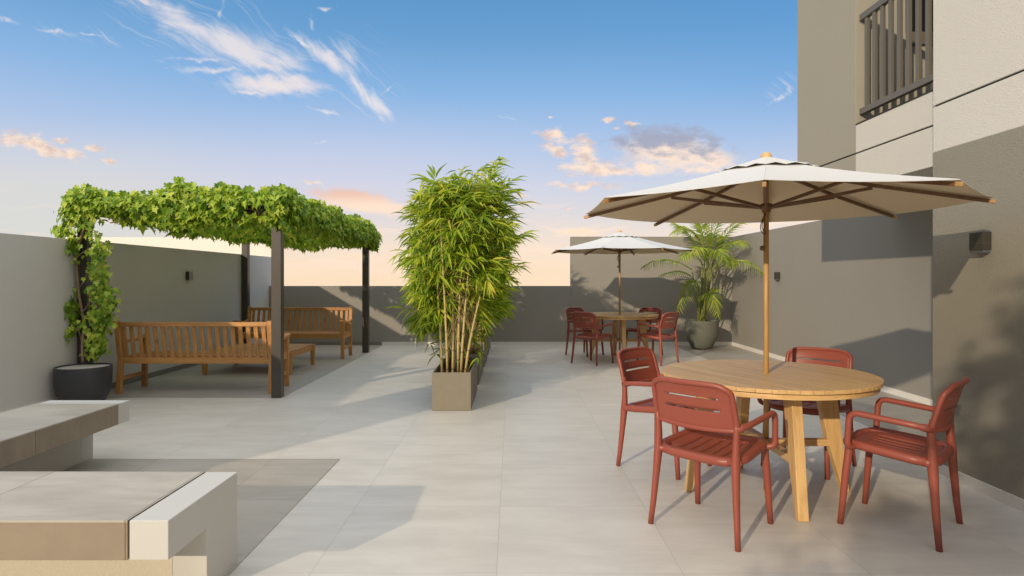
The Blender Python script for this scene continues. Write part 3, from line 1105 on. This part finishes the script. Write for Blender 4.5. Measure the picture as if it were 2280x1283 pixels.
# ------------------------------------------------------------------ pergola
PX0, PX1, PY0, PY1, PH = -4.893, -2.60, 7.04, 11.42, 2.18
pg = thing('pergola', 'dark bronze metal pergola with four square posts, overgrown by a vine', 'pergola', (-3.75, 9.2, .004))
o_ = Vector((3.75, -9.2, -.004))
for x in (PX0, PX1 - .11):
    for y in (PY0, PY1 - .10):
        MB().box(x, x + .11, y, y + .10, .004, PH).build('post', M['metal'], pg, .003, o_)
MB().box(PX0 + .111, PX1 - .111, PY0 + .01, PY0 + .07, PH - .11, PH - .004).build('beam', M['metal'], pg, .003, o_)
MB().box(PX0 + .111, PX1 - .111, PY1 - .07, PY1 - .01, PH - .11, PH - .004).build('beam', M['metal'], pg, .003, o_)
for x in (PX0 + .02, PX1 - .08):
    MB().box(x, x + .06, PY0 + .101, PY1 - .101, PH - .11, PH - .004).build('beam', M['metal'], pg, .003, o_)
for i in range(5):
    y = PY0 + .75 + i * .72
    MB().box(PX0 + .085, PX1 - .085, y, y + .04, PH - .08, PH - .02).build('rafter', M['metal'], pg, .002, o_)


# ------------------------------------------------------------------ foliage helpers
def leaf_mesh(outline, faces, pos, nrm, tip, size, name, mat, par=None, loc=None, curl=.12):
    """many leaves in one mesh. outline: (k,3) local points x across, y along tip, z along normal"""
    pos = np.asarray(pos, float); nrm = np.asarray(nrm, float); tip = np.asarray(tip, float); size = np.asarray(size, float)
    nrm /= np.linalg.norm(nrm, axis=1)[:, None] + 1e-9
    tip = tip - nrm * (tip * nrm).sum(1)[:, None]
    tip /= np.linalg.norm(tip, axis=1)[:, None] + 1e-9
    side = np.cross(tip, nrm)
    ol = np.asarray(outline, float)
    k = len(ol); n = len(pos)
    if size.ndim == 1:
        size = np.stack([size, size, size], 1)
    V = (pos[:, None, :] + side[:, None, :] * (ol[None, :, 0:1] * size[:, None, 0:1])
         + tip[:, None, :] * (ol[None, :, 1:2] * size[:, None, 1:2]) + nrm[:, None, :] * (ol[None, :, 2:3] * size[:, None, 2:3]))
    V = V.reshape(-1, 3)
    if loc is not None:
        V = V + np.array(loc)
    Fs = np.array([f for f in faces], int)
    A = (Fs[None] + (np.arange(n) * k)[:, None, None]).reshape(-1, Fs.shape[1])
    me = bpy.data.meshes.new(name)
    me.from_pydata(V.tolist(), [], A.tolist())
    me.polygons.foreach_set('use_smooth', [True] * len(A))
    me.materials.append(mat)
    me.update()
    o = bpy.data.objects.new(name, me)
    scene.collection.objects.link(o)
    if par is not None:
        o.parent = par
    return o


nr = np.random.default_rng(11)

# lobed vine leaf
half = [(.08, -.05), (.30, -.14), (.46, .06), (.30, .18), (.56, .42), (.25, .48), (.17, .62), (0, 1.05)]
VL = [(0, .22, -.05), (0, 0, 0)] + [(x, y, .10 * abs(x) * 2 - .12 * max(0, y - .5)) for x, y in half] + [(-x, y, .10 * abs(x) * 2 - .12 * max(0, y - .5)) for x, y in half[:-1][::-1]]
VLF = [(0, i, i + 1) for i in range(1, len(VL) - 1)] + [(0, len(VL) - 1, 1)]


def vine():
    pos, nrm, siz = [], [], []
    def put(p, n, s):
        pos.append(p); nrm.append(n); siz.append(s)
    X0, X1, Y0, Y1 = -4.98, -2.50, 6.96, 11.55
    def top_h(x, y):
        f = .018 * math.sin(x * 5.1 + 1) + .02 * math.sin(y * 3.7) + .02 * math.sin(x * 11 + y * 6)
        if y < 7.6:
            f += .09 * math.exp(-((x + 3.78) / .12) ** 2) + .05 * math.exp(-((x + 3.27) / .15) ** 2) + .03 * math.exp(-((x + 2.85) / .12) ** 2) - .05 * math.exp(-((x + 4.35) / .3) ** 2)
        f += .03 * math.exp(-((y - 8.5) / .5) ** 2) * (1 if x > -3 else 0)
        return 2.31 + f
    def bot_h(x, y):
        f = .04 * math.sin(x * 4.3 + 2) + .03 * math.sin(y * 5.3) + .03 * math.sin(x * 9.7 + y * 4.1)
        if y < 7.7 and x < -4.2:
            f += .10
        if y > 7.5:
            f += .16 * min(1, max(0, (-4.45 - x) / .3))
        return 1.965 + f
    G = nr
    def ru(a, b):
        return G.uniform(a, b)
    # front face
    for _ in range(3000):
        x = ru(X0 + .05, X1); t = ru(0, 1)
        lo, hi = bot_h(x, Y0), top_h(x, Y0)
        z = lo + (hi - lo) * t
        if -3.0 < x < -2.68 and 2.06 < z < 2.185 and ru(0, 1) < .93:
            continue
        y = Y0 + .05 - .10 * math.sin(math.pi * t) + ru(-.06, .12)
        put((x, y, z), (ru(-1, 1), -1, ru(-.5, 1.5)), ru(.038, .086))
    # right face
    for _ in range(5600):
        y = ru(Y0 + .02, Y1); t = ru(0, 1)
        lo, hi = bot_h(X1, y), top_h(X1, y) - .02
        z = lo + (hi - lo) * t
        if y < 7.3 and z < 2.1 and ru(0, 1) < .75:
            continue
        x = X1 - .05 + .09 * math.sin(math.pi * t) + ru(-.12, .05)
        put((x, y, z), (1, ru(-1, .7), ru(-.3, 1.3)), ru(.036, .075))
    # top
    for _ in range(2300):
        x, y = ru(X0, X1), ru(Y0, Y1)
        put((x, y, top_h(x, y) + ru(-.08, .02)), (ru(-.6, .6), ru(-.8, .4), 1), ru(.06, .10))
    # upright shoots on the ridge
    for _ in range(420):
        x, y = (ru(X0 + .1, X1), Y0 + ru(0, .3)) if ru(0, 1) < .5 else (X1 - ru(0, .25), ru(Y0, Y1))
        put((x, y, top_h(x, y) + ru(-.02, .06)), (ru(-.8, .8), -1, ru(-.2, .6)), ru(.05, .09))
    # hanging underside
    for _ in range(2500):
        x, y = ru(X0, X1), ru(Y0, Y1)
        put((x, y, bot_h(x, y) + ru(-.03, .10)), (ru(-1, 1), ru(-1, .2), ru(-.8, .2)), ru(.055, .095))
    # filling
    for _ in range(260):
        x, y = ru(X0 + .1, X1 - .1), ru(Y0 + .1, Y1 - .1)
        put((x, y, ru(2.0, 2.28)), (ru(-1, 1), ru(-1, 1), ru(-.2, 1)), ru(.09, .13))
    # left and rear edges
    for _ in range(900):
        y = ru(Y0, Y1)
        put((X0 + ru(-.05, .12), y, ru(bot_h(X0, y), top_h(X0, y))), (-1, ru(-.8, .4), ru(-.1, .8)), ru(.075, .11))
    for _ in range(500):
        x = ru(X0, X1)
        put((x, Y1 + ru(-.1, .04), ru(bot_h(x, Y1), top_h(x, Y1))), (ru(-.5, .5), 1, ru(-.1, .8)), ru(.075, .11))
    # cascade round the post: (x, z, spread x, spread z, count)
    for cx, cz, sx, sz, cnt in ((-4.60, 1.62, .09, .18, 60), (-4.58, 1.30, .10, .22, 85), (-4.53, 1.05, .13, .18, 85), (-4.60, .82, .11, .16, 60), (-4.60, .62, .10, .12, 40),
                                (-4.98, 1.88, .11, .14, 70), (-4.88, 1.70, .08, .12, 30), (-4.93, 1.02, .07, .12, 40), (-4.92, .80, .06, .10, 22), (-4.72, 2.05, .14, .12, 60), (-4.45, 1.12, .07, .08, 18),
                                (-4.66, .50, .07, .06, 14), (-4.84, 2.16, .10, .08, 40)):
        for _ in range(int(cnt * 1.55)):
            x, z = cx + sx * max(-1.2, min(1.2, G.normal(0, .55))), cz + G.normal(0, sz * .62)
            y = 6.95 + G.normal(0, .055)
            if x < -4.88 and z < 1.8:
                x = -4.88 + abs(x + 4.88) * .3
            put((x, y, max(z, .40)), (ru(-.8, .8) + (x + 4.72) * 2, -1, ru(-.1, .8)), ru(.035, .074))
    tips = [(n[0] * .4 + G.normal(0, .45), n[1] * .4 + G.normal(0, .3), -1.0 + (0.0)) for n in nrm]
    # shoots point up
    t = thing('climbing_vine', 'leafy green vine climbing the pergola post and covering its roof', 'vine', (-4.62, 6.80, .36))
    loc = (4.62, -6.80, -.36)
    leaf_mesh(VL, VLF, pos, nrm, tips, siz, 'foliage', M['vine_leaf'], t, loc)
    mb = MB()
    def P(x, y, d=6.93):
        return Vector(((x - 1140) / F * d, d, EYE - (y - 620) / F * d)) + Vector(loc)
    mb.tube(rounded([P(184, 806, 6.80), P(182, 772, 6.86), P(188, 720, 6.93), P(176, 660, 6.96), P(172, 610, 6.97), P(168, 560, 6.97), P(184, 520, 6.97), P(192, 480, 6.96), P(214, 452, 6.97)], .1, 4), .013, 8)
    mb.tube(rounded([P(178, 640), P(190, 620), P(198, 600)], .05, 3), .006, 6)
    mb.tube(rounded([P(180, 700), P(196, 680), P(206, 660)], .05, 3), .006, 6)
    mb.tube(rounded([P(170, 575), P(186, 560), P(204, 552)], .05, 3), .006, 6)
    mb.tube(rounded([P(184, 775), P(178, 745), P(172, 725)], .05, 3), .006, 6)
    mb.build('stem', M['stem_vine'], t)
    mb = MB()
    for k in range(16):
        x = -4.8 + k * .14
        z = 2.05 + .05 * math.sin(k * 2.1)
        pts = [Vector((x + j * .12, PY0 - .02 + .02 * math.sin(j * 1.7 + k), z + .035 * math.sin(j * 1.3 + k * 2.2))) + Vector(loc) for j in range(6) if x + j * .12 < -2.62]
        if len(pts) > 2:
            mb.tube(pts, .007, 6)
    mb.build('runner_stems', M['stem_vine'], t)


vine()

# pot under the vine
mb = MB().lathe([(.10, .002), (.165, .004), (.205, .03), (.242, .11), (.262, .22), (.268, .395), (.264, .403), (.252, .403), (.248, .39), (.246, .345)], 48)
p = thing('plant_pot', 'round charcoal pot on the floor at the foot of the vine', 'pot', (-4.628, 6.76, 0))
mb.build('pot_body', M['pot_dark'], p)
MB().lathe([(.247, .35), (.247, .388)], 40).build('gravel', M['soil_pale'], p)

# ------------------------------------------------------------------ bamboo in planters
BL = [(0, 0, 0), (.5, .22, .03), (-.5, .22, .03), (.46, .55, -.02), (-.46, .55, -.02), (0, .30, -.02), (0, .62, -.10), (0, 1.0, -.28)]
BLF = [(0, 1, 5), (0, 5, 2), (1, 3, 6), (1, 6, 5), (2, 5, 6), (2, 6, 4), (3, 7, 6), (4, 6, 7)]


def bamboo(idx, y0, label, dense):
    G = np.random.default_rng(100 + idx)
    cx, cy = -.616, y0 + .60
    t = thing('bamboo', label, 'plant', (cx, cy, .36), 0, 'bamboo plants in the planter row')
    loc = Vector((-cx, -cy, -.36))
    canes = MB()
    tops = []
    spots = [(-.115, -.42), (-.05, -.50), (.0, -.46), (.045, -.40), (.085, -.47), (.125, -.44), (.0, -.2), (-.1, -.1), (.1, 0), (.05, .2), (-.06, .3), (.1, .42), (-.1, .46)]
    lean = [(-.07, 1.35), (-.075, 2.0), (-.01, 1.5), (.03, 1.6), (.10, 1.7), (.20, 1.35)]
    for i, (sx, sy) in enumerate(spots):
        lx, hh = lean[i] if i < 6 else (G.uniform(-.2, .2), G.uniform(1.1, 1.6))
        if idx:
            lx = lx + G.uniform(-.1, .1); hh = G.uniform(1.2, 1.9)
        ly = G.uniform(-.12, .15)
        pts = []
        for k in range(6):
            f = k / 5
            pts.append((cx + sx + lx * f ** 1.3, cy + sy + ly * f ** 1.2, .345 + (hh - .345) * f))
        r0 = G.uniform(.0125, .0165)
        canes.tube([Vector(p) + loc for p in pts], [r0 * (1 - .45 * k / 5) for k in range(6)], 8)
        tops.append(pts)
    pos, nrm, tip, siz = [], [], [], []
    tw = MB()
    # the crown is a heap of unequal tufts; each tuft holds drooping leafy twigs
    lobes = []
    for k in range(34):
        z = .86 + 1.46 * (k + G.uniform(0, 1)) / 34
        prof = np.interp(z, [.8, 1.1, 1.6, 2.0, 2.35], [.24, .35, .41, .41, .33])
        a = G.uniform(0, 2 * math.pi)
        r = prof * math.sqrt(G.uniform(.25, 1))
        lobes.append((cx + r * math.cos(a), cy + 1.15 * r * math.sin(a), z, G.uniform(.12, .21)))
    n = 860 if idx == 0 else 560
    for c in range(n):
        lx, ly, lz, lr = lobes[int(G.integers(0, len(lobes)))]
        q = [max(-1.7, min(1.7, v)) for v in G.normal(0, 1, 3)]
        x, y, z = lx + q[0] * lr * .58, ly + q[1] * lr * .66, lz + q[2] * lr * .75
        if z < .62:
            continue
        if y < cy - .28 and abs(x - cx) < .17 and z < 1.55 and G.uniform() < .82:
            continue
        out = Vector((x - cx, y - cy, 0))
        if out.length < .05:
            out = Vector((G.normal(), G.normal(), 0))
        out.normalize()
        base = tops[int(G.integers(0, len(tops)))]
        bp = Vector(base[min(5, max(1, int((z - .55) / .4)))])
        bp.z = max(.5, min(bp.z, z - .05))
        A = Vector((x, y, z))
        if c % 4 == 0:
            tw.tube([bp + loc, (bp + A) / 2 + Vector((0, 0, .06)) + loc, A + loc], .0026, 3, cap=False)
        td = (out * G.uniform(.2, 1.0) + Vector((G.normal(0, .5), G.normal(0, .5), G.normal(.25 if z > 2.0 else -.05, .45)))).normalized()
        sd = td.cross(Vector((0, 0, 1)))
        if sd.length < .1:
            sd = Vector((1, 0, 0))
        sd.normalize()
        up = sd.cross(td)
        L0 = G.uniform(.10, .20)
        k = int(G.integers(5, 10))
        for j in range(k):
            f = j / (k - 1)
            sg = 1 if j % 2 else -1
            d = td * (.45 + .75 * f) + sd * (sg * G.uniform(.45, .95) * (1 - .6 * f)) + Vector((0, 0, -G.uniform(.05, .75)))
            pos.append(A + td * (L0 * f)); tip.append(d)
            nrm.append(up * .8 + Vector((-.30 + G.normal(0, .3), -.65 + G.normal(0, .3), .45)) + sd * (-.4 * sg))
            L = G.uniform(.12, .25)
            siz.append((G.uniform(.016, .030), L, L * 1.15))
    # plumes that stand out of the crown
    for c in range(26):
        a = G.uniform(0, 2 * math.pi)
        r = G.uniform(.05, .34)
        A = Vector((cx + r * math.cos(a), cy + r * 1.2 * math.sin(a), G.uniform(2.16, 2.44) if idx == 0 else G.uniform(2.05, 2.3)))
        B = A - Vector((.12 * math.cos(a), .12 * math.sin(a), .45))
        tw.tube([B + loc, A + loc], .003, 3, cap=False)
        for j in range(11):
            f = G.uniform(0, 1)
            ang = G.uniform(0, 2 * math.pi)
            pos.append(B.lerp(A, .45 + .55 * f))
            tip.append(Vector((math.cos(ang) * .8, math.sin(ang) * .8, G.uniform(.35, 1.3) * (.5 + f))))
            nrm.append(Vector((G.normal(0, .5), G.normal(0, .5), 1)))
            L = G.uniform(.13, .23)
            siz.append((G.uniform(.014, .022), L, L))
    # low sprigs at the foot
    for c in range(24 if idx == 0 else 10):
        A = Vector((cx + G.uniform(-.3, .3), cy + G.uniform(-.5, .5), G.uniform(.45, .95)))
        for j in range(4):
            pos.append(A); tip.append((G.normal(0, .7), G.normal(-.3, .6), G.normal(-.1, .6))); nrm.append((G.normal(0, .4), -.4, 1))
            L = G.uniform(.10, .19); siz.append((.018, L, L))
    pos = [tuple(p) for p in pos]
    leaf_mesh(BL, BLF, pos, [tuple(v) for v in nrm], [tuple(v) for v in tip], siz, 'foliage', M['bamboo_leaf'], t, tuple(loc))
    canes.build('canes', M['cane'], t)
    tw.build('twigs', M['cane'], t)


PL = [(6.367, 'grey cement planter at the near end of the bamboo row', 'tall bamboo in the nearest planter, pale canes showing below its leaves'),
      (7.92, 'grey cement planter second along the bamboo row', 'bushy bamboo rising from the second planter along the row'),
      (9.47, 'grey cement planter third along the bamboo row', 'bushy bamboo rising from the third planter along the row'),
      (11.0, 'grey cement planter at the far end of the bamboo row by the parapet', 'bushy bamboo rising from the farthest planter against the parapet')]
for i, (y, la, lb) in enumerate(PL):
    if i == 0:
        pl = thing('planter', la, 'planter', (-.616, y, 0), 0, 'planters of the bamboo row')
        hx, L, H, th = .1975, 1.21, .39, .016
        mb = MB()
        mb.box(-hx, hx, 0, th, .002, H); mb.box(-hx, hx, L - th, L, .002, H)
        mb.box(-hx, -hx + th, th, L - th, .002, H); mb.box(hx - th, hx, th, L - th, .002, H)
        mb.build('trough', M['planter'], pl, .003)
        vs, fs = [], []
        nx, ny = 14, 40
        for b in range(ny + 1):
            for a in range(nx + 1):
                vs.append((-hx + th + (2 * hx - 2 * th) * a / nx, th + (L - 2 * th) * b / ny, .345 + rng.uniform(-.012, .016)))
        for b in range(ny):
            for a in range(nx):
                q = b * (nx + 1) + a
                fs.append((q, q + 1, q + nx + 2, q + nx + 1))
        MB().add(vs, fs, False).build('soil', M['soil'], pl)
        kids_index()
    else:
        c = copy_tree(pl)
        c.location = (-.616, y, 0)
        tag(c, la, 'planter', 'planters of the bamboo row')
    bamboo(i, y, lb, 1)

# ------------------------------------------------------------------ palm
PP = (3.62, 11.95)
mb = MB().lathe([(.12, .002), (.16, .004), (.205, .05), (.27, .17), (.305, .30), (.313, .42), (.308, .535), (.306, .545), (.29, .545), (.286, .53), (.284, .49)], 48, wob=.008)
p = thing('plant_pot', 'big ribbed green-grey pot in the corner by the tall grey wall', 'pot', (PP[0], PP[1], .004))
mb.build('pot_body', M['pot_green'], p)
MB().lathe([(.28, .46), (.28, .50)], 40).build('soil', M['soil'], p)


def palm():
    G = np.random.default_rng(5)
    t = thing('palm', 'feathery palm with arching fronds growing from the ribbed pot', 'plant', (PP[0], PP[1], .50))
    loc = Vector((-PP[0], -PP[1], -.50))
    stems = MB()
    pos, nrm, tip, siz = [], [], [], []
    rach = MB()
    def frond(p0, p1, p2, ll, droop):
        pts = bez(p0, p1, p2, 22)
        rach.tube([q + loc for q in pts], [.010 * (1 - .8 * i / 22) + .002 for i in range(23)], 5)
        L = len(pts)
        for i in range(4, L):
            f = i / (L - 1)
            d = (pts[i] - pts[i - 1]).normalized()
            side = d.cross(Vector((0, 0, 1)))
            if side.length < .1:
                side = Vector((1, 0, 0))
            side.normalize()
            up = side.cross(d).normalized()
            ln = ll * (.55 + .55 * math.sin(math.pi * min(1, f * 1.02) ** .8)) * G.uniform(.85, 1.1)
            for s in (-1, 1):
                dr = side * s * .85 + d * (.55 + .5 * f) + Vector((0, 0, -droop * G.uniform(.6, 1.3))) + up * .15
                pos.append(tuple(pts[i])); tip.append(tuple(dr)); nrm.append(tuple(up + side * s * -.35 + Vector((-.25, -.55, 0))))
                siz.append((.0165, ln, ln * 1.3))
    bx, by = PP
    # canes
    for i in range(8):
        a = i * .9
        b0 = Vector((bx + .06 * math.cos(a), by + .06 * math.sin(a), .46))
        b1 = Vector((bx + .17 * math.cos(a * 1.3 + .4), by - .05 + .10 * math.sin(a * 1.3), G.uniform(1.0, 1.45)))
        stems.tube([q + loc for q in bez(b0, (b0 + b1) / 2 + Vector((0, 0, .1)), b1, 6)], [.014, .013, .012, .012, .011, .010, .009], 8)
    def W(x, y, d):
        return Vector(((x - 1140) / F * d, d, EYE - (y - 620) / F * d))
    # (base px, control px, tip px, depth at base / tip, leaflet length, droop): fronds as they fan out of the crown
    fr = [((1540, 600), (1480, 560), (1436, 592), 11.8, 11.5, .26, .75),
          ((1600, 600), (1640, 560), (1695, 605), 11.7, 11.0, .26, .75),
          ((1555, 640), (1535, 590), (1475, 612), 11.7, 11.5, .24, .6),
          ((1556, 640), (1540, 600), (1512, 690), 11.6, 11.3, .28, .9),
          ((1566, 690), (1580, 610), (1596, 700), 11.6, 11.2, .30, .8),
          ((1570, 560), (1540, 490), (1500, 520), 11.9, 11.8, .28, .35),
          ((1572, 560), (1550, 470), (1520, 478), 12.0, 12.0, .28, .3),
          ((1580, 560), (1590, 480), (1580, 450), 12.0, 12.1, .28, .3),
          ((1580, 560), (1600, 470), (1632, 462), 12.0, 11.9, .28, .3),
          ((1590, 570), (1620, 500), (1662, 492), 11.9, 11.7, .28, .35),
          ((1590, 580), (1620, 530), (1660, 545), 11.8, 11.4, .26, .5),
          ((1575, 600), (1570, 530), (1545, 560), 11.6, 11.2, .26, .6),
          ((1580, 600), (1590, 530), (1612, 575), 11.6, 11.1, .26, .7),
          ((1585, 610), (1606, 560), (1636, 590), 11.7, 11.3, .25, .6),
          ((1575, 580), (1560, 510), (1562, 505), 12.1, 12.3, .26, .4),
          ((1565, 590), (1540, 550), (1520, 575), 11.9, 11.7, .24, .5),
          ((1585, 590), (1600, 540), (1590, 520), 11.9, 11.5, .26, .5),
          ((1568, 570), (1565, 500), (1552, 488), 11.8, 11.6, .27, .4),
          ((1563, 575), (1530, 510), (1498, 498), 12.0, 12.0, .26, .35)]
    for (a, b, c, d0, d1, ll, dr) in fr:
        frond(W(*a, d0), W(*b, (d0 + d1) / 2), W(*c, d1), ll, dr)
        foot = Vector((bx + G.uniform(-.06, .06), by + G.uniform(-.06, .06), .46))
        e = W(*a, d0)
        stems.tube([q + loc for q in bez(foot, Vector((foot.x * .5 + e.x * .5, foot.y * .5 + e.y * .5, (foot.z + e.z) / 2 + .05)), e, 6)], .0085, 6)
    PLF = [(0, 0, 0), (.5, .25, .02), (-.5, .25, .02), (.42, .6, -.06), (-.42, .6, -.06), (0, .30, -.03), (0, .65, -.12), (0, 1.0, -.32)]
    leaf_mesh(PLF, BLF, pos, nrm, tip, siz, 'foliage', M['palm_leaf'], t, tuple(loc))
    stems.build('canes', M['palm_stem'], t)
    rach.build('rachis', M['palm_stem'], t)


palm()


# ------------------------------------------------------------------ tree behind the viewer, whose shade falls on the right foreground
def shade_tree():
    G = np.random.default_rng(21)
    bx, by = -1.18, -2.33
    t = thing('potted_tree', 'small loose-crowned tree in a pot beside the terrace edge', 'tree', (bx, by, 0))
    loc = Vector((-bx, -by, 0))
    MB().lathe([(.2, .002), (.26, .05), (.30, .5), (.28, .5), (.27, .44)], 32).build('pot_body', M['pot_dark'], t)
    mb = MB().tube([Vector(q) + loc for q in ((bx, by, .4), (bx + .03, by, 1.3), (bx - .02, by + .05, 2.3))], [.045, .038, .03], 10)
    pos, nrm, tip, siz = [], [], [], []
    for k in range(96):
        # (across the light, along it, height) of two boughs of the crown
        ca, cb, ra, rb = (.68, 1.80, .56, .90) if k % 2 else (.02, .90, .56, .44)
        th, r = G.uniform(0, 2 * math.pi), math.sqrt(G.uniform(0, 1))
        a, b, sl = ca + ra * r * math.cos(th), cb + rb * r * math.sin(th), -2.6 + G.uniform(-.4, .4)
        c = Vector((.833 * a + .553 * sl, -.553 * a + .833 * sl, b - sl * .325))
        mb.tube([q + loc for q in bez((bx, by, min(c.z - .1, 1.2 + G.uniform(0, 1.0))), ((bx + c.x) / 2, (by + c.y) / 2, c.z - .05), c, 5)], [.018, .014, .011, .008, .006, .004], 6)
        for j in range(34):
            q = c + Vector((G.normal(0, .10), G.normal(0, .10), G.normal(0, .085)))
            pos.append(tuple(q)); nrm.append((G.normal(0, .6), G.normal(0, .6), 1)); tip.append((G.normal(), G.normal(), -.3))
            siz.append(G.uniform(.07, .12))
    mb.build('trunk', M['stem_vine'], t)
    leaf_mesh(VL, VLF, pos, nrm, tip, siz, 'crown', M['vine_leaf'], t, tuple(loc))


shade_tree()
